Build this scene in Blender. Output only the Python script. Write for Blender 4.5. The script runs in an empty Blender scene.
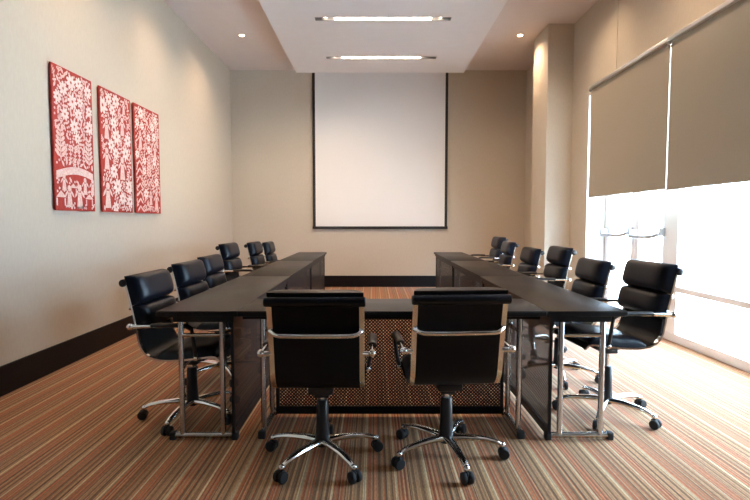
import bpy, bmesh, math, random
from mathutils import Vector, Matrix

PI = math.pi
SC = bpy.context.scene
C = SC.collection

# ------------------------------------------------------------------ camera
H = 1.25
cam_d = bpy.data.cameras.new('camera')
cam = bpy.data.objects.new('camera', cam_d); C.objects.link(cam)
cam_d.sensor_width = 36.0
cam_d.lens = 24.0
cam_d.shift_x = 1.0 / 750
cam_d.clip_start = 0.05
cam.location = (0, 0, H)
cam.rotation_euler = (math.radians(90 - 3.32), 0, 0)
SC.camera = cam

# ------------------------------------------------------------------ world, view
SC.view_settings.view_transform = 'Standard'
SC.view_settings.look = 'None'
SC.view_settings.gamma = 1.0
SC.view_settings.use_curve_mapping = False
SC.view_settings.exposure = 0.98

w = bpy.data.worlds.new('sky'); SC.world = w
w.use_nodes = True
bg = w.node_tree.nodes['Background']
bg.inputs['Color'].default_value = (0.58, 0.78, 1.0, 1)
bg.inputs['Strength'].default_value = 13.0

LINE_EMIT = 13.0       # linear ceiling lights
SPOT_W = 40.0         # recessed downlights
WARM = (1.0, 0.70, 0.45)

# daylight enters through the window wall (sampling portal at the opening)
pd = bpy.data.lights.new('window_portal', 'AREA')
pd.shape = 'RECTANGLE'; pd.size = 5.4; pd.size_y = 2.9
pd.cycles.is_portal = True
po = bpy.data.objects.new('window_portal', pd); C.objects.link(po)
po.location = (3.2, 4.37, 1.45)
po.rotation_euler = (0, PI / 2, 0)
pd.size, pd.size_y = 2.9, 4.54

# high sun on the far side of the building: lights the terrace outside, never enters the room
sd = bpy.data.lights.new('sun', 'SUN'); sd.energy = 85.0; sd.angle = math.radians(1.0); sd.color = (1.0, 0.97, 0.95)
so = bpy.data.objects.new('sun', sd); C.objects.link(so)
so.rotation_euler = (math.radians(8), math.radians(-28), 0)

# ------------------------------------------------------------------ materials
def mat(name, col, rough=0.5, metal=0.0, spec=0.5, bump=None, coat=0.0):
    m = bpy.data.materials.new(name); m.use_nodes = True
    nt = m.node_tree; b = nt.nodes['Principled BSDF']
    b.inputs['Base Color'].default_value = (*col, 1)
    b.inputs['Roughness'].default_value = rough
    b.inputs['Metallic'].default_value = metal
    b.inputs['Specular IOR Level'].default_value = spec
    b.inputs['Coat Weight'].default_value = coat
    if bump:
        sc, st = bump
        tc = nt.nodes.new('ShaderNodeTexCoord')
        n = nt.nodes.new('ShaderNodeTexNoise'); n.inputs['Scale'].default_value = sc
        n.inputs['Detail'].default_value = 3
        bp = nt.nodes.new('ShaderNodeBump'); bp.inputs['Strength'].default_value = st
        bp.inputs['Distance'].default_value = 0.004
        nt.links.new(tc.outputs['Object'], n.inputs['Vector'])
        nt.links.new(n.outputs['Fac'], bp.inputs['Height'])
        nt.links.new(bp.outputs['Normal'], b.inputs['Normal'])
    return m

def noisy(name, c1, c2, scale, rough=0.8, vec=(1, 1, 1), bump=0.0, spec=0.3, rough2=None):
    m = mat(name, c1, rough, spec=spec)
    nt = m.node_tree; b = nt.nodes['Principled BSDF']
    tc = nt.nodes.new('ShaderNodeTexCoord')
    mp = nt.nodes.new('ShaderNodeMapping'); mp.inputs['Scale'].default_value = vec
    n = nt.nodes.new('ShaderNodeTexNoise'); n.inputs['Scale'].default_value = scale
    n.inputs['Detail'].default_value = 4
    r = nt.nodes.new('ShaderNodeValToRGB')
    r.color_ramp.elements[0].position = 0.35; r.color_ramp.elements[1].position = 0.65
    r.color_ramp.elements[0].color = (*c1, 1); r.color_ramp.elements[1].color = (*c2, 1)
    nt.links.new(tc.outputs['Object'], mp.inputs['Vector'])
    nt.links.new(mp.outputs['Vector'], n.inputs['Vector'])
    nt.links.new(n.outputs['Fac'], r.inputs['Fac'])
    nt.links.new(r.outputs['Color'], b.inputs['Base Color'])
    if bump:
        bp = nt.nodes.new('ShaderNodeBump'); bp.inputs['Strength'].default_value = bump
        bp.inputs['Distance'].default_value = 0.003
        nt.links.new(n.outputs['Fac'], bp.inputs['Height'])
        nt.links.new(bp.outputs['Normal'], b.inputs['Normal'])
    return m

def emit(name, col, s):
    m = bpy.data.materials.new(name); m.use_nodes = True
    nt = m.node_tree; nt.nodes.remove(nt.nodes['Principled BSDF'])
    e = nt.nodes.new('ShaderNodeEmission')
    e.inputs['Color'].default_value = (*col, 1); e.inputs['Strength'].default_value = s
    nt.links.new(e.outputs['Emission'], nt.nodes['Material Output'].inputs['Surface'])
    return m

def glass_mat():
    m = bpy.data.materials.new('clear_glass'); m.use_nodes = True
    nt = m.node_tree; nt.nodes.remove(nt.nodes['Principled BSDF'])
    t = nt.nodes.new('ShaderNodeBsdfTransparent'); t.inputs['Color'].default_value = (0.95, 0.97, 0.97, 1)
    g = nt.nodes.new('ShaderNodeBsdfGlossy'); g.inputs['Roughness'].default_value = 0.02
    f = nt.nodes.new('ShaderNodeLayerWeight'); f.inputs['Blend'].default_value = 0.5
    pw = nt.nodes.new('ShaderNodeMath'); pw.operation = 'POWER'; pw.inputs[1].default_value = 4.0
    ml = nt.nodes.new('ShaderNodeMath'); ml.operation = 'MULTIPLY_ADD'; ml.inputs[1].default_value = 0.5; ml.inputs[2].default_value = 0.03
    nt.links.new(f.outputs['Facing'], pw.inputs[0]); nt.links.new(pw.outputs[0], ml.inputs[0])
    mx = nt.nodes.new('ShaderNodeMixShader')
    nt.links.new(ml.outputs[0], mx.inputs['Fac'])
    nt.links.new(t.outputs['BSDF'], mx.inputs[1]); nt.links.new(g.outputs['BSDF'], mx.inputs[2])
    nt.links.new(mx.outputs['Shader'], nt.nodes['Material Output'].inputs['Surface'])
    return m

def carpet_mat():
    m = mat('striped_carpet', (0.4, 0.2, 0.1), 0.95, spec=0.1)
    nt = m.node_tree; b = nt.nodes['Principled BSDF']; N = nt.nodes.new; L = nt.links.new
    tc = N('ShaderNodeTexCoord'); sx = N('ShaderNodeSeparateXYZ'); L(tc.outputs['Object'], sx.inputs[0])
    def math_(op, a, bb=None):
        n = N('ShaderNodeMath'); n.operation = op
        for k, v in enumerate((a, bb)):
            if v is None: continue
            if isinstance(v, (int, float)): n.inputs[k].default_value = v
            else: L(v, n.inputs[k])
        return n.outputs[0]
    fr = math_('FRACT', math_('DIVIDE', math_('ADD', sx.outputs['X'], 20.0), 0.30))
    rust, clay, tan, olive, beige, brown = ((0.38, 0.105, 0.034), (0.38, 0.175, 0.072), (0.385, 0.205, 0.088),
                                    (0.20, 0.095, 0.036), (0.52, 0.37, 0.20), (0.13, 0.045, 0.02))
    seq = [(beige, 4), (rust, 3), (clay, 3), (rust, 4), (tan, 2), (rust, 4), (clay, 3), (brown, 2), (tan, 6), (olive, 4), (clay, 3), (tan, 5), (olive, 5), (tan, 5),
           (beige, 5), (clay, 3), (rust, 5), (tan, 3), (rust, 3), (clay, 4), (rust, 2), (olive, 5), (tan, 4), (rust, 2), (olive, 4), (tan, 6), (olive, 4), (clay, 4)]
    tot = sum(s for _, s in seq)
    r = N('ShaderNodeValToRGB'); cr = r.color_ramp; cr.interpolation = 'CONSTANT'
    p = 0.0
    for k, (c, s) in enumerate(seq):
        e = cr.elements[0] if k == 0 else (cr.elements[1] if k == 1 else cr.elements.new(p / tot))
        e.position = p / tot; e.color = (*c, 1); p += s
    L(fr, r.inputs['Fac'])
    n1 = N('ShaderNodeTexNoise'); n1.noise_dimensions = '1D'; n1.inputs['Scale'].default_value = 95.0
    n1.inputs['Detail'].default_value = 2.0
    L(sx.outputs['X'], n1.inputs['W'])
    mp = N('ShaderNodeMapping'); mp.inputs['Scale'].default_value = (260, 40, 1); L(tc.outputs['Object'], mp.inputs['Vector'])
    n2 = N('ShaderNodeTexNoise'); n2.inputs['Scale'].default_value = 1.0; n2.inputs['Detail'].default_value = 2.0
    L(mp.outputs['Vector'], n2.inputs['Vector'])
    k1 = N('ShaderNodeMapRange'); k1.inputs[1].default_value = 0.3; k1.inputs[2].default_value = 0.7
    k1.inputs[3].default_value = 0.52; k1.inputs[4].default_value = 1.35; L(n1.outputs['Fac'], k1.inputs[0])
    k2 = N('ShaderNodeMapRange'); k2.inputs[1].default_value = 0.3; k2.inputs[2].default_value = 0.7
    k2.inputs[3].default_value = 0.75; k2.inputs[4].default_value = 1.25; L(n2.outputs['Fac'], k2.inputs[0])
    k = math_('MULTIPLY', k1.outputs[0], k2.outputs[0])
    mx = N('ShaderNodeMix'); mx.data_type = 'RGBA'; mx.blend_type = 'MULTIPLY'; mx.inputs['Factor'].default_value = 1.0
    cb = N('ShaderNodeCombineColor')
    for i in range(3): L(k, cb.inputs[i])
    L(r.outputs['Color'], mx.inputs['A']); L(cb.outputs[0], mx.inputs['B'])
    L(mx.outputs['Result'], b.inputs['Base Color'])
    bp = N('ShaderNodeBump'); bp.inputs['Strength'].default_value = 0.5; bp.inputs['Distance'].default_value = 0.003
    L(n2.outputs['Fac'], bp.inputs['Height']); L(bp.outputs['Normal'], b.inputs['Normal'])
    b.inputs['Sheen Weight'].default_value = 0.38
    b.inputs['Sheen Roughness'].default_value = 0.35
    return m

def perforated_mat():
    """dark sheet with a staggered grid of round holes; u = object x+y, v = object z (panel is axis aligned)"""
    m = mat('perforated_sheet', (0.008, 0.008, 0.010), 0.5, spec=0.3)
    nt = m.node_tree; b = nt.nodes['Principled BSDF']; N = nt.nodes.new; L = nt.links.new
    tc = N('ShaderNodeTexCoord'); sx = N('ShaderNodeSeparateXYZ'); L(tc.outputs['Object'], sx.inputs[0])
    def math_(op, a, bb=None):
        n = N('ShaderNodeMath'); n.operation = op
        for k, v in enumerate((a, bb)):
            if v is None: continue
            if isinstance(v, (int, float)): n.inputs[k].default_value = v
            else: L(v, n.inputs[k])
        return n.outputs[0]
    P = 0.0215
    def grid(off):
        u = math_('SUBTRACT', math_('FRACT', math_('ADD', math_('DIVIDE', math_('ADD', sx.outputs['Y'], 10), P), off)), 0.5)
        v = math_('SUBTRACT', math_('FRACT', math_('ADD', math_('DIVIDE', math_('ADD', sx.outputs['Z'], 10), P), off)), 0.5)
        d2 = math_('ADD', math_('MULTIPLY', u, u), math_('MULTIPLY', v, v))
        return math_('LESS_THAN', d2, 0.18 ** 2)
    hole = math_('MAXIMUM', grid(0.0), grid(0.5))
    t = N('ShaderNodeBsdfTransparent'); mx = N('ShaderNodeMixShader')
    L(hole, mx.inputs['Fac']); L(b.outputs['BSDF'], mx.inputs[1]); L(t.outputs['BSDF'], mx.inputs[2])
    L(mx.outputs['Shader'], nt.nodes['Material Output'].inputs['Surface'])
    return m

WALL = noisy('beige_wallpaper', (0.555, 0.495, 0.41), (0.58, 0.52, 0.435), 60, 0.85, bump=0.08, vec=(1, 1, 0.3), spec=0.2)
WALLD = noisy('low_bounce_wall', (0.16, 0.14, 0.12), (0.18, 0.155, 0.135), 60, 0.85, bump=0.08, spec=0.2)  # unseen wall behind the camera, darkened to cut bounce onto the chairs
CEIL = noisy('ceiling_paint', (0.77, 0.71, 0.69), (0.785, 0.725, 0.705), 8, 0.9, spec=0.2)
SLAB = noisy('white_ceiling_paint', (0.83, 0.82, 0.82), (0.845, 0.835, 0.835), 8, 0.9, spec=0.2)
BASE = noisy('dark_baseboard_wood', (0.004, 0.0035, 0.005), (0.007, 0.006, 0.008), 30, 0.45, vec=(0.2, 0.2, 3), spec=0.2)
CARPET = carpet_mat()
WOOD = noisy('dark_table_laminate', (0.008, 0.007, 0.0075), (0.014, 0.0115, 0.011), 18, 0.36, vec=(6, 0.5, 6), spec=0.17)
APRON = mat('black_table_frame', (0.006, 0.006, 0.007), 0.5, spec=0.25)
PERF = perforated_mat()
PFRAME = mat('black_panel_edge', (0.006, 0.006, 0.008), 0.5, spec=0.25)
CHROME = mat('polished_chrome', (0.78, 0.78, 0.78), 0.12, 1.0, bump=(3, 0.02))
SATIN = mat('satin_chrome_tube', (0.60, 0.58, 0.56), 0.25, 1.0, bump=(3, 0.02))
LEATHER = mat('black_leather', (0.002, 0.004, 0.010), 0.38, spec=0.3, bump=(220, 0.12))
LEATHERB = mat('black_leather_back', (0.002, 0.0035, 0.008), 0.45, spec=0.2, bump=(220, 0.12))
PLASTIC = mat('black_plastic', (0.006, 0.006, 0.008), 0.42, bump=(90, 0.05))
RUBBER = mat('black_rubber', (0.012, 0.012, 0.013), 0.7, bump=(90, 0.05))
SCREEN = noisy('screen_fabric', (0.84, 0.835, 0.83), (0.855, 0.85, 0.845), 90, 0.9, bump=0.03, spec=0.15)
BLACKB = mat('black_border', (0.012, 0.012, 0.013), 0.6, bump=(60, 0.05))
BLIND = noisy('taupe_blind_fabric', (0.39, 0.355, 0.29), (0.42, 0.385, 0.32), 300, 0.9, vec=(1, 1, 1), bump=0.1, spec=0.15)
ALU = mat('brushed_aluminium', (0.75, 0.74, 0.73), 0.35, 1.0, bump=(40, 0.04))
WHITEF = mat('white_window_frame', (0.86, 0.87, 0.90), 0.4, bump=(20, 0.02))
BARGREY = mat('grey_push_bar', (0.42, 0.42, 0.44), 0.4, bump=(40, 0.03))
GLASS = glass_mat()
PAVE = noisy('pale_terrace', (0.66, 0.65, 0.63), (0.74, 0.73, 0.71), 3, 0.9)
LAMP = emit('lamp_diffuser', (1.0, 0.86, 0.72), LINE_EMIT)
BULB = emit('lamp_bulb', (1.0, 0.86, 0.70), 14.0)
TROUGH = mat('grey_lamp_housing', (0.16, 0.15, 0.145), 0.5, bump=(40, 0.05))
RING = mat('pale_lamp_ring', (0.6, 0.55, 0.5), 0.4, bump=(40, 0.05))
ARTRED = noisy('red_painted_canvas', (0.30, 0.030, 0.023), (0.38, 0.045, 0.033), 25, 0.8, spec=0.2)
ARTWHITE = noisy('pinkish_white_paint', (0.74, 0.58, 0.55), (0.84, 0.77, 0.74), 45, 0.8, spec=0.2)
ARTPINK = noisy('pale_pink_paint', (0.66, 0.42, 0.39), (0.80, 0.64, 0.60), 60, 0.8, spec=0.2)
CANVASE = noisy('dark_canvas_edge', (0.10, 0.035, 0.03), (0.16, 0.05, 0.04), 40, 0.8)

# ------------------------------------------------------------------ mesh helpers
class MB:
    def __init__(s): s.bm = bmesh.new()
    def box(s, x0, x1, y0, y1, z0, z1, bev=0.0, seg=2, mi=0):
        v = [s.bm.verts.new((x, y, z)) for z in (z0, z1) for y in (y0, y1) for x in (x0, x1)]
        fs = [s.bm.faces.new([v[i] for i in q]) for q in ((0, 2, 3, 1), (4, 5, 7, 6), (0, 1, 5, 4), (2, 6, 7, 3), (0, 4, 6, 2), (1, 3, 7, 5))]
        for f in fs: f.material_index = mi
        if bev:
            es = list({e for f in fs for e in f.edges})
            bmesh.ops.bevel(s.bm, geom=es, offset=bev, segments=seg, affect='EDGES', profile=0.5)
        return s
    def loft(s, rings, cap=True, closed=True):
        R = [[s.bm.verts.new(p) for p in r] for r in rings]
        n = len(R[0])
        for a, b in zip(R, R[1:]):
            for i in range(n if closed else n - 1):
                j = (i + 1) % n
                s.bm.faces.new((a[i], a[j], b[j], b[i]))
        if cap:
            s.bm.faces.new(list(reversed(R[0]))); s.bm.faces.new(R[-1])
        return s
    def tube(s, pts, r, seg=12, flat=(1, 1), up=None):
        pts = [Vector(p) for p in pts]
        rs = r if isinstance(r, (list, tuple)) else [r] * len(pts)
        rings = []
        ref = Vector(up) if up else None
        for i, p in enumerate(pts):
            a = pts[max(i - 1, 0)]; b = pts[min(i + 1, len(pts) - 1)]
            t = (b - a).normalized()
            if ref is None:
                ref = Vector((0, 0, 1)) if abs(t.z) < 0.9 else Vector((1, 0, 0))
            u = (ref - t * ref.dot(t)).normalized(); vv = t.cross(u)
            ref = u
            rings.append([p + (u * math.cos(k * 2 * PI / seg) * flat[0] + vv * math.sin(k * 2 * PI / seg) * flat[1]) * rs[i] for k in range(seg)])
        return s.loft(rings)
    def lathe(s, prof, c=(0, 0, 0), seg=20, axis='z'):
        rings = []
        for r, z in prof:
            ring = []
            for k in range(seg):
                a = k * 2 * PI / seg
                x, y = r * math.cos(a), r * math.sin(a)
                p = {'z': (x, y, z), 'x': (z, x, y), 'y': (y, z, x)}[axis]
                ring.append((p[0] + c[0], p[1] + c[1], p[2] + c[2]))
            rings.append(ring)
        return s.loft(rings)
    def sphere(s, c, r, sc=(1, 1, 1), seg=14):
        m = Matrix.Translation(c) @ Matrix.Diagonal((*sc, 1))
        bmesh.ops.create_uvsphere(s.bm, u_segments=seg, v_segments=seg // 2 + 1, radius=r, matrix=m)
        return s
    def poly(s, pts, mi=0):
        f = s.bm.faces.new([s.bm.verts.new(p) for p in pts]); f.material_index = mi
        return s
    def ribbon(s, prof, thick, x0, x1):
        """prof: centre line in (y, z); a band of given thickness between x0 and x1"""
        L, Rr = [], []
        n = len(prof)
        for i in range(n):
            a = Vector(prof[max(i - 1, 0)]); b = Vector(prof[min(i + 1, n - 1)])
            t = (b - a).normalized(); nn = Vector((-t.y, t.x))
            p = Vector(prof[i])
            L.append(p + nn * thick / 2); Rr.append(p - nn * thick / 2)
        rings = [[(x0, l.x, l.y), (x1, l.x, l.y), (x1, r.x, r.y), (x0, r.x, r.y)] for l, r in zip(L, Rr)]
        return s.loft(rings)
    def build(s, name, m, parent=None, kind=None, smooth=True, angle=38):
        bm = s.bm
        bmesh.ops.recalc_face_normals(bm, faces=bm.faces[:])
        if smooth:
            lim = math.radians(angle)
            for f in bm.faces: f.smooth = True
            for e in bm.edges:
                if len(e.link_faces) == 2 and e.calc_face_angle(0) > lim: e.smooth = False
        me = bpy.data.meshes.new(name); bm.to_mesh(me); bm.free()
        for mm in (m if isinstance(m, (list, tuple)) else [m]): me.materials.append(mm)
        o = bpy.data.objects.new(name, me); C.objects.link(o)
        if parent: o.parent = parent
        if kind: o['kind'] = kind
        return o

def spline(pts, n=6):
    """Catmull-Rom through 2-D/3-D points"""
    P = [Vector(p) for p in pts]; out = []
    for i in range(len(P) - 1):
        p0 = P[max(i - 1, 0)]; p1 = P[i]; p2 = P[i + 1]; p3 = P[min(i + 2, len(P) - 1)]
        for k in range(n):
            t = k / n
            out.append(0.5 * ((2 * p1) + (p2 - p0) * t + (2 * p0 - 5 * p1 + 4 * p2 - p3) * t * t + (3 * p1 - p0 - 3 * p2 + p3) * t ** 3))
    out.append(P[-1]); return out

def thing(name, label, cat, loc=(0, 0, 0), rz=0.0, group=None):
    o = bpy.data.objects.new(name, None); C.objects.link(o)
    o.empty_display_size = 0.1
    o.location = loc; o.rotation_euler = (0, 0, rz)
    o['label'] = label; o['category'] = cat
    if group: o['group'] = group
    return o

def copy_thing(root, label):
    r = root.copy(); C.objects.link(r); r['label'] = label
    for ch in root.children:
        c = ch.copy(); C.objects.link(c); c.parent = r
        for g in ch.children:
            d = g.copy(); C.objects.link(d); d.parent = c
    return r

# ------------------------------------------------------------------ the room
XL, XR, YB, YF, ZC = -2.67, 2.835, 9.45, -2.6, 4.04
XG = 3.09                     # window frame plane
WO0, WO1, WOZ = 2.1, 6.70, 2.90   # window opening: y from, y to, top

MB().box(XL - .2, XG + .10, YF - .2, YB + .2, -.12, 0).build('floor', CARPET, kind='structure')
MB().box(XL - .2, XR + .35, YF - .2, YB + .2, ZC, ZC + .15).build('ceiling', CEIL, kind='structure')
MB().box(XL - .2, XL, YF - .2, YB + .2, 0, ZC).build('wall_left', WALL, kind='structure')
MB().box(XL, XR + .35, YB, YB + .2, 0, ZC).build('wall_back', WALL, kind='structure')
MB().box(XL, XR + .35, YF - .2, YF, 0, ZC).build('wall_front', WALLD, kind='structure')
b = MB()
b.box(XR, XR + .33, YF, WO0, 0, ZC); b.box(XR, XR + .33, WO1, YB, 0, ZC); b.box(XR, XR + .33, WO0, WO1, WOZ, ZC)
b.build('wall_right', WALL, kind='structure')
MB().box(2.473, XR, 7.25, 7.9, 0, ZC).build('pillar', WALL, kind='structure')
MB().box(XR - .004, XR, 5.955, 5.961, 2.99, ZC).build('trim_1', WALL, kind='structure')
MB().box(XL, XL + .018, YF, YB, 0, .215, .003, 1).build('baseboard_left', BASE, kind='structure')
MB().box(XL + .018, XR, YB - .018, YB, 0, .215, .003, 1).build('baseboard_back', BASE, kind='structure')
MB().box(XR - .018, XR, 7.9, YB - .018, 0, .215, .003, 1).box(XR - .018, XR, WO1 + .02, 7.25, 0, .215, .003, 1).build('baseboard_right', BASE, kind='structure')
MB().box(XR + .002, XG - .012, WO1 - .006, WO1, 0, WOZ).build('trim_2', WHITEF, kind='structure', smooth=False)
# dropped ceiling slab (hollowed where the linear lights sit)
SX0, SX1, SZ = -1.333, 1.54, 3.79
FX0, FX1 = -.746, .973
fix_y = [6.46, 7.96]
FW = .115
b = MB()
ys = [0.6]
for y in fix_y: ys += [y - FW / 2, y + FW / 2]
ys.append(8.74)
for k in range(len(ys) - 1):
    if k % 2 == 0: b.box(SX0, SX1, ys[k], ys[k + 1], SZ, ZC)
    else:
        b.box(SX0, FX0, ys[k], ys[k + 1], SZ, ZC); b.box(FX1, SX1, ys[k], ys[k + 1], SZ, ZC)
        b.box(FX0, FX1, ys[k], ys[k + 1], SZ + .10, ZC)
bmesh.ops.remove_doubles(b.bm, verts=b.bm.verts[:], dist=1e-5)
b.build('ceiling_soffit', SLAB, kind='structure', smooth=False)

# outside terrace
MB().box(XG + .12, 40, -25, 40, -.15, -.03).build('ground', PAVE, kind='structure')

# ------------------------------------------------------------------ window wall
b = MB()
b.box(XG, XG + .06, WO0, 5.28, 0, .09, .004, 1)                 # sill rail
b.box(XG, XG + .06, WO0, WO1, WOZ - .06, WOZ, .004, 1)           # head
b.box(XG - .005, XG + .065, 5.08, 5.27, .09, WOZ - .06, .004, 1)  # wide post beside the doors
b.box(XG, XG + .06, 3.17, 3.23, .09, WOZ - .06, .004, 1)
b.box(XG, XG + .06, WO0, WO0 + .06, .09, WOZ - .06, .004, 1)
b.box(XG, XG + .06, WO1 - .05, WO1, 0, WOZ - .06, .004, 1)
wn = b.build('window_1', WHITEF, kind='structure')
b = MB(); b.box(XG - .01, XG + .05, 3.23, 5.08, .525, .580, .003, 1); b.box(XG - .01, XG + .05, WO0 + .06, 3.17, .525, .580, .003, 1)
b.build('transom', WHITEF, wn)
for y0, y1 in ((3.23, 5.08), (WO0 + .06, 3.17)):
    MB().box(XG + .025, XG + .031, y0, y1, .580, WOZ - .06).build('pane', GLASS, wn, smooth=False)
    MB().box(XG + .025, XG + .031, y0, y1, .09, .525).build('pane', GLASS, wn, smooth=False)

def leaf(nm, y0, y1, flip):
    b = MB()
    z1 = WOZ - .065
    b.box(XG, XG + .05, y0 + .003, y0 + .085, .01, z1, .004, 1); b.box(XG, XG + .05, y1 - .085, y1 - .003, .01, z1, .004, 1)
    b.box(XG, XG + .05, y0 + .085, y1 - .085, .01, .11, .004, 1); b.box(XG, XG + .05, y0 + .085, y1 - .085, z1 - .09, z1, .004, 1)
    d = b.build(nm, WHITEF, kind='structure')
    MB().box(XG + .022, XG + .028, y0 + .085, y1 - .085, .11, z1 - .09).build('pane', GLASS, d, smooth=False)
    ya, yb_ = y0 + .045, y1 - .045
    hb = MB().tube(spline([(XG - .03, ya, 1.12), (XG - .085, ya + .03, 1.095), (XG - .09, ya + .12, 1.078), (XG - .09, (ya + yb_) / 2, 1.072),
                           (XG - .09, yb_ - .02, 1.072)], 6), .019, 12).build('push_bar', BARGREY, d)
    MB().box(XG - .06, XG, ya - .016, ya + .016, 1.09, 1.18, .010).build('bracket', BARGREY, hb)
    MB().box(XG - .10, XG, yb_ - .016, yb_ + .016, 1.05, 1.15, .010).build('bracket', BARGREY, hb)
leaf('door_1', 5.93, 6.65, 0)
leaf('door_2', 5.27, 5.93, 0)

def blind(y0, y1, zb, label):
    t = thing('roller_blind', label, 'window blind', (2.79, (y0 + y1) / 2, 2.975), 0, 'roller blinds on the window wall')
    d = (y1 - y0) / 2
    b = MB(); n = 14
    rings = []
    MB_ = MB()
    MB_.box(-.0015, .0015, -d, d, zb - 2.975 + .012, -.03)
    MB_.build('fabric', BLIND, t, smooth=False)
    MB().tube([(0, -d, zb - 2.975 + .010), (0, d, zb - 2.975 + .010)], .008, 10).build('hem_bar', BLIND, t)
    MB().box(-.035, .035, -d - .008, d + .008, -.045, .0, .012).build('head_rail', ALU, t)
    for e in (-1, 1):
        MB().box(-.03, .045, e * (d + .005) - .003, e * (d + .005) + .003, -.07, -.005, .002, 1).build('bracket', ALU, t)
    return t
blind(4.81, 6.53, 1.55, 'taupe roller blind over the double glass doors, farther from the camera')
blind(3.05, 4.79, 1.542, 'taupe roller blind over the fixed glazing, cut off by the right edge of the photo')

# ------------------------------------------------------------------ projection screen
t = thing('projection_screen', 'tall white projection screen with black border hanging on the back wall', 'projection screen', (.115, YB - .03, 1.10))
sw = 1.26
MB().box(-sw + .05, sw - .05, -.004, .004, .05, 2.928).build('screen_surface', SCREEN, t, smooth=False)
MB().box(-sw, -sw + .05, -.005, .005, .05, 2.935).build('side_border', BLACKB, t, smooth=False)
MB().box(sw - .05, sw, -.005, .005, .05, 2.935).build('side_border', BLACKB, t, smooth=False)
MB().box(-sw + .05, sw - .05, -.005, .005, 2.928, 2.935).build('top_border', BLACKB, t, smooth=False)
MB().box(-sw - .01, sw + .01, -.014, .014, 0, .05, .006).build('bottom_bar', BLACKB, t)

# ------------------------------------------------------------------ ceiling lights
def linear_light(y, label, right_bulb):
    t = thing('linear_ceiling_light', label, 'ceiling light', ((FX0 + FX1) / 2, y, SZ), 0, 'recessed linear lights in the ceiling slab')
    hw = (FX1 - FX0) / 2; e = FW / 2 - .003; h2 = hw - .003
    b = MB(); b.box(-h2, h2, -e, e, .085, .097); b.box(-h2, h2, -e, -e + .008, .002, .085); b.box(-h2, h2, e - .008, e, .002, .085)
    b.box(-h2, -h2 + .008, -e + .008, e - .008, .002, .085); b.box(h2 - .008, h2, -e + .008, e - .008, .002, .085)
    b.build('housing', TROUGH, t, smooth=False)
    MB().box(-.61, .61, -.048, .048, .006, .05, .004, 1).build('diffuser', LAMP, t)
    for s in (-1, 1):
        c = s * .725
        MB().lathe([(.045, .08), (.048, .03), (.044, .028), (.034, .05), (.02, .06)], (c, 0, 0), 20).build('reflector', TROUGH, t)
        if s < 0 or right_bulb:
            MB().sphere((c, 0, .034), .026, (1, 1, .6)).build('bulb', BULB, t)
            ld = bpy.data.lights.new('end_spot_lamp', 'SPOT'); ld.energy = 55.0; ld.color = WARM
            ld.spot_size = math.radians(150); ld.spot_blend = 1.0; ld.shadow_soft_size = .03
            lo = bpy.data.objects.new('end_spot_lamp', ld); C.objects.link(lo); lo.parent = t; lo.location = (c, 0, .004)
linear_light(6.46, 'long recessed ceiling light nearer the camera, with a lit spot at both ends', True)
linear_light(7.96, 'long recessed ceiling light nearer the projection screen, only its left end spot lit', False)

def downlight(x, y, label, power=SPOT_W):
    t = thing('recessed_downlight', label, 'ceiling light', (x, y, ZC), 0, 'small recessed downlights')
    MB().lathe([(.055, -.001), (.058, -.006), (.04, -.006), (.036, -.002)], (0, 0, 0), 24).build('ring', RING, t)
    MB().lathe([(.036, -.001), (.036, -.004), (.02, -.007), (.004, -.008)], (0, 0, 0), 20).build('lens', BULB, t)
    ld = bpy.data.lights.new('downlight_lamp', 'SPOT'); ld.energy = power; ld.color = WARM
    ld.spot_size = math.radians(140); ld.spot_blend = 1.0; ld.shadow_soft_size = .03
    lo = bpy.data.objects.new('downlight_lamp', ld); C.objects.link(lo); lo.parent = t; lo.location = (0, 0, -.02)
downlight(-1.99, 7.70, 'small lit recessed downlight left of the ceiling slab', 48.0)
downlight(2.2, 7.70, 'small lit recessed downlight right of the ceiling slab, in front of the pillar', 48.0)
for y in (6.05, 4.4):
    downlight(-1.99, y, 'recessed downlight over the left wall pictures' if y < 5 else 'recessed downlight between the left pictures and the back wall')
    downlight(2.2, y, 'recessed downlight beside the farther roller blind' if y > 5 else 'recessed downlight beside the nearer roller blind')

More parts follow.
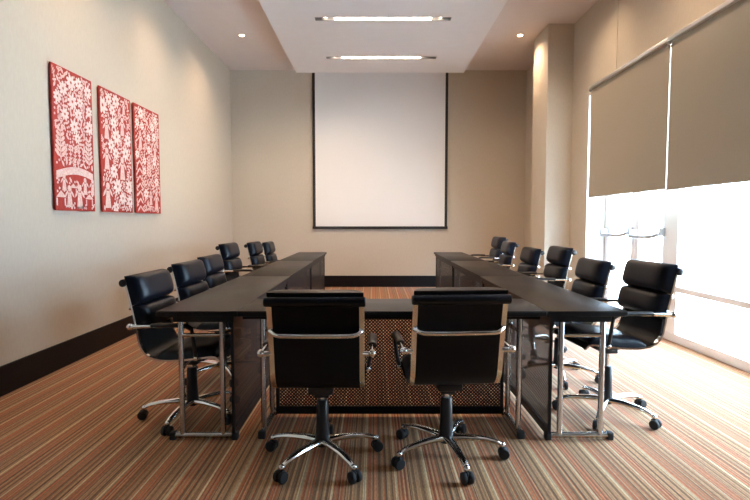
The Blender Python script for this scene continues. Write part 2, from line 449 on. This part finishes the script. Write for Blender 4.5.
# ------------------------------------------------------------------ pictures on the left wall
def picture(y0, y1, label, seed, style):
    wd, hg = y1 - y0, 1.21
    t = thing('wall_picture', label, 'picture', (XL + .002, (y0 + y1) / 2, 1.34), 0, 'three red and white folk pattern pictures')
    MB().box(.0, .012, -wd / 2 + .01, wd / 2 - .01, .01, hg - .01).build('stretcher_frame', CANVASE, t, smooth=False)
    b = MB()
    b.box(.012, .028, -wd / 2, wd / 2, 0, hg)
    X = .0285
    rnd = random.Random(seed)
    placed = []
    def P(u, v): return (X, u, v)
    mg = .008
    def clampu(u): return max(-wd / 2 + mg, min(wd / 2 - mg, u))
    def clampv(v): return max(mg, min(hg - mg, v))
    def pl(pts, mi=2):
        q = [(clampu(u), clampv(v)) for u, v in pts]
        out = [q[0]]
        for a in q[1:]:
            if abs(a[0] - out[-1][0]) + abs(a[1] - out[-1][1]) > 1e-4: out.append(a)
        if len(out) > 2 and abs(out[0][0] - out[-1][0]) + abs(out[0][1] - out[-1][1]) < 1e-4: out.pop()
        if len(out) < 3: return
        ar = sum(out[i][0] * out[(i + 1) % len(out)][1] - out[(i + 1) % len(out)][0] * out[i][1] for i in range(len(out)))
        if abs(ar) < 1e-5: return
        b.poly([P(*a) for a in out], mi)
    def petal(u, v, a, r0, r1, wdt, mi=2):
        ca, sa = math.cos(a), math.sin(a)
        pts = []
        for d, s in ((r0, 0), ((r0 * .6 + r1 * .4), wdt), (r1 * .92, wdt * .7), (r1, 0), (r1 * .92, -wdt * .7), ((r0 * .6 + r1 * .4), -wdt)):
            pts.append((u + ca * d - sa * s, v + sa * d + ca * s))
        pl(pts, mi)
    def flower(u, v, r, n=8):
        a0 = rnd.random() * PI
        for k in range(n): petal(u, v, a0 + k * 2 * PI / n, r * .12, r, r * .26, 1)
    def disc(u, v, r, n=8): pl([(u + r * math.cos(k * 2 * PI / n), v + r * math.sin(k * 2 * PI / n)) for k in range(n)])
    def frond(u, v, hgt, a=PI / 2, n=5, sz=.05):
        ca, sa = math.cos(a), math.sin(a)
        s = .006
        pl([(u - sa * s, v + ca * s), (u + sa * s, v - ca * s), (u + ca * hgt + sa * s, v + sa * hgt - ca * s), (u + ca * hgt - sa * s, v + sa * hgt + ca * s)])
        for k in range(n):
            d = hgt * (k + .6) / n
            for sd in (-1, 1): petal(u + ca * d, v + sa * d, a + sd * .85, .004, sz * (1.15 - .5 * k / n), sz * .2)
    def stroke(u, v, l, a, wdt): petal(u - math.cos(a) * l / 2, v - math.sin(a) * l / 2, a, 0, l, wdt)
    def figure(u, v, s):
        pl([(u - .028 * s, v), (u + .028 * s, v), (u + .014 * s, v + .085 * s), (u - .014 * s, v + .085 * s)])
        disc(u, v + .108 * s, .019 * s)
        stroke(u - .03 * s, v + .075 * s, .05 * s, .9, .008 * s); stroke(u + .03 * s, v + .075 * s, .05 * s, PI - .9, .008 * s)
    def hut(u, v, s):
        pl([(u - .05 * s, v), (u - .035 * s, v), (u - .035 * s, v + .05 * s), (u - .05 * s, v + .05 * s)])
        pl([(u + .05 * s, v), (u + .035 * s, v), (u + .035 * s, v + .05 * s), (u + .05 * s, v + .05 * s)])
        pl([(u - .06 * s, v + .055 * s), (u + .06 * s, v + .055 * s), (u, v + .10 * s)])
    def ok(u, v, r):
        if any((u - a) ** 2 + (v - c) ** 2 < (r + d) ** 2 * .80 for a, c, d in placed): return False
        placed.append((u, v, r)); return True
    if style == 1:
        # arched band with huts and figures under it, fronds either side
        n = 14
        top, bot = [], []
        for k in range(n + 1):
            uu = -wd / 2 + .02 + (wd - .04) * k / n
            hh = .30 + .055 * math.sin(PI * k / n * .9)
            top.append((uu, hh + .03)); bot.append((uu, hh - .035))
        for k in range(n): pl([bot[k], bot[k + 1], top[k + 1], top[k]])
        for k in range(n + 1): placed.append((top[k][0], .33, .055))
        for u, v, s in ((-.22, .04, 1.3), (.20, .05, 1.1), (-.04, .15, .9)): hut(u, v, s); placed.append((u, v + .04, .06 * s))
        for u, v, s in ((-.10, .03, 1.5), (.05, .02, 1.7), (.14, .15, 1.2), (-.17, .17, 1.1), (.26, .15, 1.2)): figure(u, v, s); placed.append((u, v + .06 * s, .055 * s))
        frond(-wd / 2 + .09, .42, .26, sz=.085, n=6); placed.append((-wd / 2 + .09, .50, .08)); placed.append((-wd / 2 + .09, .62, .08))
        frond(wd / 2 - .08, .40, .25, sz=.075, n=6); placed.append((wd / 2 - .08, .48, .08)); placed.append((wd / 2 - .08, .60, .07))
        for k in range(5): frond(-.13 + k * .065, .42, .13 + .02 * (k % 2), sz=.03, n=4); placed.append((-.13 + k * .065, .48, .04))
        fl = 13; rr = .062
    elif style == 2:
        for u, v, s in ((-.19, .72, 1.6), (-.20, .42, 1.7), (-.20, .04, 2.0), (.10, .34, 1.9), (.12, .80, 1.5), (.16, 1.03, 1.1)): figure(u, v, s); placed.append((u, v + .05 * s, .06 * s)); placed.append((u, v + .1 * s, .03 * s))
        fl = 17; rr = .074
    else:
        for k in range(7):
            v = .05 + k * .085
            stroke(-wd / 2 + .07, v, .11, .7, .013); stroke(-wd / 2 + .14, v, .11, PI - .7, .013)
            placed.append((-wd / 2 + .10, v, .055))
        frond(.02, .40, .22, sz=.07, n=6); placed.append((.02, .47, .07)); placed.append((.02, .57, .06))
        for u, v, s in ((.20, .05, 1.7), (.05, .10, 1.3), (-.18, .74, 1.4), (.19, .66, 1.4)): figure(u, v, s); placed.append((u, v + .06 * s, .06 * s))
        fl = 14; rr = .060
    got = 0
    for _ in range(900):
        u = rnd.uniform(-wd / 2 + .05, wd / 2 - .05); v = rnd.uniform(.05 if style != 1 else .42, hg - .05)
        r = rr * rnd.uniform(.8, 1.15)
        if ok(u, v, r): flower(u, v, r); got += 1
        if got >= fl: break
    for _ in range(5000):
        u = rnd.uniform(-wd / 2 + .025, wd / 2 - .025); v = rnd.uniform(.025, hg - .025)
        q = rnd.random()
        if q < .25:
            if ok(u, v, .030): frond(u, v - .035, .07, PI / 2 + rnd.uniform(-.7, .7), 3, .036)
        elif q < .75:
            if ok(u, v, .018): stroke(u, v, .058, rnd.choice((.8, 2.2, 1.5, .3)) + rnd.uniform(-.3, .3), .0125)
        elif ok(u, v, .012): disc(u, v, .0115)
    b.build('canvas', [ARTRED, ARTWHITE, ARTPINK], t, smooth=False)
picture(4.165, 4.75, 'red and white folk pattern picture with an arched band near its bottom, nearest the camera', 3, 1)
picture(4.885, 5.49, 'red and white folk pattern picture with the biggest flowers, middle of the three', 8, 2)
picture(5.575, 6.21, 'red and white folk pattern picture with chevrons at its lower left, nearest the back wall', 21, 3)

# ------------------------------------------------------------------ tables
TH = .75; TD = .45; TL = 1.76
def make_table(L, inset, panel_x, label, name_group):
    """length along local y, users sit on the -x side, panel on the +x side"""
    t = thing('conference_table', label, 'table', group=name_group)
    hl, hd = L / 2 - .0015, TD / 2
    b = MB().box(-hd, hd, -hl, hl, TH - .030, TH - .004, .002, 1, mi=1)
    b.box(-hd, hd, -hl, hl, TH - .0045, TH, .0012, 2)
    b.build('tabletop', [WOOD, APRON], t)
    b = MB(); z0, z1 = TH - .062, TH - .030
    b.box(-hd + .09, hd - .02, -hl + .006, -hl + .03, z0, z1); b.box(-hd + .09, hd - .02, hl - .03, hl - .006, z0, z1)
    b.box(-hd + .09, -hd + .11, -hl + .03, hl - .03, z0, z1); b.box(hd - .04, hd - .02, -hl + .03, hl - .03, z0, z1)
    b.build('apron', APRON, t, smooth=False)
    for s in (-1, 1):
        y = s * (hl - inset)
        lf = MB()
        for x in (-.108, .125): lf.tube([(x, y, .03), (x, y, TH - .045)], .0155, 16)
        lf.tube([(-.108, y, .605), (.125, y, .605)], .0115, 12)
        lf.tube([(-.155, y, .026), (.195, y, .026)], .017, 16)
        lg = lf.build('leg_frame', SATIN, t)
        for x in (-.163, .192):
            MB().box(x - .018, x + .018, y - .021, y + .021, 0, .046, .008).build('foot_cap', RUBBER, lg)
    px = panel_x
    pl_ = hl - inset - .02 if inset > .08 else hl - .03
    fr = MB()
    fr.box(px - .008, px + .008, -pl_, pl_, .02, .07); fr.box(px - .008, px + .008, -pl_, pl_, .665, TH - .03)
    fr.box(px - .008, px + .008, -pl_, -pl_ + .02, .07, .665); fr.box(px - .008, px + .008, pl_ - .02, pl_, .07, .665)
    mp = fr.build('modesty_panel', PFRAME, t, smooth=False)
    MB().box(px - .0002, px + .0002, -pl_ + .02, pl_ - .02, .07, .665).build('perforated_sheet', PERF, mp, smooth=False)
    return t
GT = 'dark conference tables in a U'
XLT, XRT, Y0 = -.987, 1.187, 2.75
lt = make_table(TL, .05, .188, 'dark table of the left row, nearest the camera, butting the cross table', GT)
lt.location = (XLT, Y0 + TL / 2, 0)
pos = ('middle of the %s row, between two others', '%s row table nearest the back wall')
a = copy_thing(lt, 'dark table in the middle of the left row of tables'); a.location = (XLT, Y0 + TL * 1.5, 0)
a = copy_thing(lt, 'dark table at the far end of the left row, nearest the projection screen'); a.location = (XLT, Y0 + TL * 2.5, 0)
for k, lab in enumerate(('dark table of the right row, nearest the camera, butting the cross table', 'dark table in the middle of the right row of tables',
                         'dark table at the far end of the right row, nearest the projection screen')):
    a = copy_thing(lt, lab); a.location = (XRT, Y0 + TL * (k + .5), 0); a.rotation_euler = (0, 0, PI)
CT = make_table(1.722, .115, .16, 'dark cross table with a perforated panel, joining the two rows of tables', GT)
CT.location = (.100, Y0 + TD / 2, 0); CT.rotation_euler = (0, 0, PI / 2)

# ------------------------------------------------------------------ chairs
PROF = spline([(-.297, .885), (-.283, .83), (-.263, .745), (-.241, .64), (-.228, .56), (-.212, .495), (-.175, .447), (-.12, .426), (-.05, .420),
               (.05, .426), (.15, .438), (.21, .446), (.243, .441), (.262, .418)], 5)
def prof_at(s):
    """point and normal (towards the sitter) at arclength fraction s"""
    d = [0.0]
    for a, bb in zip(PROF, PROF[1:]): d.append(d[-1] + (bb - a).length)
    x = s * d[-1]
    if x < 0:
        tt = (PROF[1] - PROF[0]).normalized()
        return PROF[0] + tt * x, Vector((-tt.y, tt.x))
    for i in range(len(PROF) - 1):
        if x <= d[i + 1] or i == len(PROF) - 2:
            f = (x - d[i]) / (d[i + 1] - d[i]); p = PROF[i].lerp(PROF[i + 1], f)
            a = PROF[max(i - 1, 0)]; bb = PROF[min(i + 2, len(PROF) - 1)]
            tt = (bb - a).normalized()
            return p, Vector((-tt.y, tt.x))
def pad(s0, s1, hx, T, name, parent, base=.004, nu=22, nv=16, ex=7, seam=None):
    b = MB()
    top = []; bot = []
    for i in range(nu + 1):
        u = math.sin((i / nu * 2 - 1) * PI / 2)
        p, n = prof_at(s0 + (s1 - s0) * (u + 1) / 2)
        rt, rb = [], []
        for j in range(nv + 1):
            v = math.sin((j / nv * 2 - 1) * PI / 2)
            h = T * max(0.0, (1 - abs(u) ** ex) * (1 - abs(v) ** (ex * 1.3))) ** .5
            h *= 1 - .10 * (u * u)
            if seam:
                for sm in seam: h -= .010 * math.exp(-((u - sm) / .05) ** 2)
            k = 1.0
            q = p + n * (base + max(h, 0))
            rt.append(b.bm.verts.new((v * hx * k, q.x, q.y)))
            q = p + n * base
            rb.append(b.bm.verts.new((v * hx * k, q.x, q.y)))
        top.append(rt); bot.append(rb)
    for i in range(nu):
        for j in range(nv):
            b.bm.faces.new((top[i][j], top[i][j + 1], top[i + 1][j + 1], top[i + 1][j]))
            b.bm.faces.new((bot[i][j], bot[i + 1][j], bot[i + 1][j + 1], bot[i][j + 1]))
    bmesh.ops.remove_doubles(b.bm, verts=b.bm.verts[:], dist=3e-4)
    return b.build(name, LEATHER, parent, angle=75)

SEATPARTS = {'seat_shell', 'headrest_pad', 'lumbar_pad', 'seat_cushion', 'side_frame', 'top_roll', 'end_cap', 'crossbar', 'armrest', 'tilt_mechanism', 'gas_lift'}
BASEPARTS = {'base_leg', 'caster'}
GC = 'black leather office chairs'
def make_chair():
    t = thing('office_chair', '', 'chair', group=GC)
    MB().ribbon(PROF[2:-1], .012, -.2015, .2015).build('seat_shell', LEATHERB, t)
    MB().tube([(-.226, -.310, .882), (.226, -.310, .882)], .0235, 16).build('top_roll', LEATHER, t)
    pad(-.042, .156, .222, .090, 'headrest_pad', t)
    pad(.158, .325, .222, .082, 'lumbar_pad', t)
    pad(.56, .955, .212, .062, 'seat_cushion', t, seam=(-.1,))
    for s in (-1, 1):
        x0, x1 = sorted((s * .2015, s * .2255))
        MB().ribbon(PROF, .011, x0, x1).build('side_frame', CHROME, t)
        c = MB(); c.lathe([(.0, 0), (.019, .0), (.022, .004), (.022, .012), (.016, .017), (.002, .018)], (0, 0, 0), 18, 'x')
        for v in c.bm.verts: v.co = Vector((s * (.224 + v.co.x * .55), v.co.y - .310, v.co.z + .882))
        c.build('end_cap', PLASTIC, t)
    # bowed bar behind the back
    p, n = prof_at(.175)
    MB().tube(spline([(-.217, p.x - .006, p.y + .008), (-.205, p.x - .020, p.y + .004), (-.185, p.x - .034, p.y - .004), (-.15, p.x - .040, p.y - .008), (0, p.x - .042, p.y - .009),
                      (.15, p.x - .040, p.y - .008), (.185, p.x - .034, p.y - .004), (.205, p.x - .020, p.y + .004), (.217, p.x - .006, p.y + .008)], 5), .0115, 12, flat=(1, .7)).build('crossbar', CHROME, t)
    for s in (-1, 1):
        m = MB()
        m.tube(spline([(s * .222, -.241, .624), (s * .245, -.250, .626), (s * .262, -.25, .630)], 4), .013, 12)
        m.sphere((s * .262, -.252, .630), .019, (1, 1.1, 1))
        m.tube(spline([(s * .262, -.25, .630), (s * .262, -.18, .633), (s * .262, -.10, .634), (s * .262, -.06, .634)], 4), .011, 12)
        ar = m.build('armrest', CHROME, t)
        q = MB()
        q.tube(spline([(s * .262, -.12, .637), (s * .262, -.10, .640), (s * .262, 0, .642), (s * .262, .07, .640), (s * .262, .10, .630), (s * .262, .116, .62)], 6), .018, 14, flat=(.75, 1.2))
        q.tube(spline([(s * .262, .114, .63), (s * .260, .120, .58), (s * .252, .124, .52), (s * .242, .126, .47), (s * .237, .127, .448)], 6), .011, 12)
        q.build('arm_pad', PLASTIC, ar)
        MB().sphere((s * .238, .128, .442), .016).build('arm_bolt', CHROME, ar)
    m = MB(); m.box(-.065, .065, -.10, .11, .372, .413, .010); m.box(-.04, .04, -.05, .05, .34, .373, .008)
    me = m.build('tilt_mechanism', PLASTIC, t)
    MB().tube([(.06, .03, .39), (.16, .035, .38), (.20, .037, .375)], [.005, .005, .009], 10).build('lever', PLASTIC, me)
    MB().tube([(0, 0, .13), (0, 0, .37)], .0135, 16).build('gas_lift', CHROME, t)
    MB().lathe([(.012, .10), (.041, .102), (.037, .13), (.033, .20), (.031, .31), (.026, .318), (.014, .319)], (0, 0, 0), 22).build('column_cover', PLASTIC, t)
    MB().lathe([(.01, .072), (.034, .074), (.040, .085), (.041, .112), (.034, .118), (.012, .119)], (0, 0, 0), 22).build('base_hub', PLASTIC, t)
    lm = cm = wm = None
    for k in range(5):
        a = k * 2 * PI / 5
        if k == 0:
            pts = spline([(.034, 0, .100), (.10, 0, .103), (.19, 0, .099), (.255, 0, .088), (.285, 0, .076), (.296, 0, .062)], 4)
            rr = [.024 - .011 * min(1, i / (len(pts) * .75)) for i in range(len(pts))]
            rr[-1] = .012; rr[-2] = .013; rr[-3] = .0135; rr[-4] = .0135
            q = MB().tube(pts, rr, 12, flat=(.78, 1.1), up=(0, 0, 1)); q.sphere((.294, 0, .071), .0165)
            lo = q.build('base_leg', CHROME, t); lm = lo.data
            q = MB(); q.tube([(.296, 0, .066), (.296, 0, .04)], .008, 10)
            # hood: half cylinder over the two wheels
            q.tube([(.296, -.027, .031), (.296, .027, .031)], .0205, 16)
            q.box(.276, .316, -.006, .006, .016, .056, .004, 1)
            co = q.build('caster', PLASTIC, t); cm = co.data
            q = MB(); q.lathe([(.004, .0065), (.026, .007), (.0285, .011), (.0285, .023), (.025, .0275), (.006, .029)], (0, 0, 0), 22, 'y')
            for v in q.bm.verts: v.co += Vector((.302, 0, .0285))
            w1 = q.build('wheel', RUBBER, co); wm = w1.data
            w2 = w1.copy(); C.objects.link(w2); w2.parent = co; w2.scale = (1, -1, 1)
        else:
            lo = bpy.data.objects.new('base_leg', lm); C.objects.link(lo); lo.parent = t
            co = bpy.data.objects.new('caster', cm); C.objects.link(co); co.parent = t
            for sg in (1, -1):
                w1 = bpy.data.objects.new('wheel', wm); C.objects.link(w1); w1.parent = co; w1.scale = (1, sg, 1)
        lo.rotation_euler = co.rotation_euler = (0, 0, a)
    return t

CH0 = make_chair()
def place(first, x, y, rz, base_deg, lift, label):
    r = CH0 if first else copy_thing(CH0, label)
    r['label'] = label
    r.location = (x, y, 0); r.rotation_euler = (0, 0, rz)
    for ch in r.children:
        nm = ch.name.split('.')[0]
        if nm in SEATPARTS: ch.location = (0, 0, lift)
    legs = [c for c in r.children if c.name.split('.')[0] == 'base_leg']
    cas = [c for c in r.children if c.name.split('.')[0] == 'caster']
    for grp in (legs, cas):
        for k, o in enumerate(grp): o.rotation_euler = (0, 0, math.radians(base_deg + 72 * k) - rz)
    return r
R = math.radians
CHAIRS = [
    # x, y, facing rotation, star base angle, lift, label
    (-.27, 2.57, R(0), 90, .0, 'black leather office chair seen from behind at the cross table, the left one'),
    (.385, 2.61, R(4), -78.8, .005, 'black leather office chair seen from behind at the cross table, the right one'),
    (-1.165, 3.15, R(-93), 262, .0, 'black leather office chair nearest the camera behind the left row of tables'),
    (-1.22, 3.97, R(-93), 230, .0, 'second black leather chair from the camera behind the left row of tables'),
    (-1.335, 4.85, R(-93), 200, -.012, 'third black leather chair from the camera behind the left row of tables'),
    (-1.40, 5.70, R(-93), 250, .07, 'raised black leather chair in the left row, fourth from the camera'),
    (-1.335, 6.65, R(-92), 250, .045, 'black leather chair second from the far end of the left row'),
    (-1.285, 7.30, R(-90), 210, .02, 'black leather chair at the far end of the left row, nearest the back wall'),
    (1.505, 3.18, R(94), -51, .064, 'black leather office chair nearest the camera behind the right row of tables'),
    (1.475, 3.95, R(90), -30, .02, 'second black leather chair from the camera behind the right row of tables'),
    (1.55, 4.86, R(90), 40, .074, 'third black leather chair from the camera behind the right row of tables'),
    (1.47, 5.50, R(90), 40, .03, 'fourth black leather chair from the camera behind the right row of tables'),
    (1.52, 6.60, R(88), 50, .055, 'black leather chair second from the far end of the right row'),
    (1.58, 7.35, R(92), 15, .09, 'black leather chair at the far end of the right row, nearest the back wall'),
]
for k, c in reversed(list(enumerate(CHAIRS))):
    place(k == 0, *c)
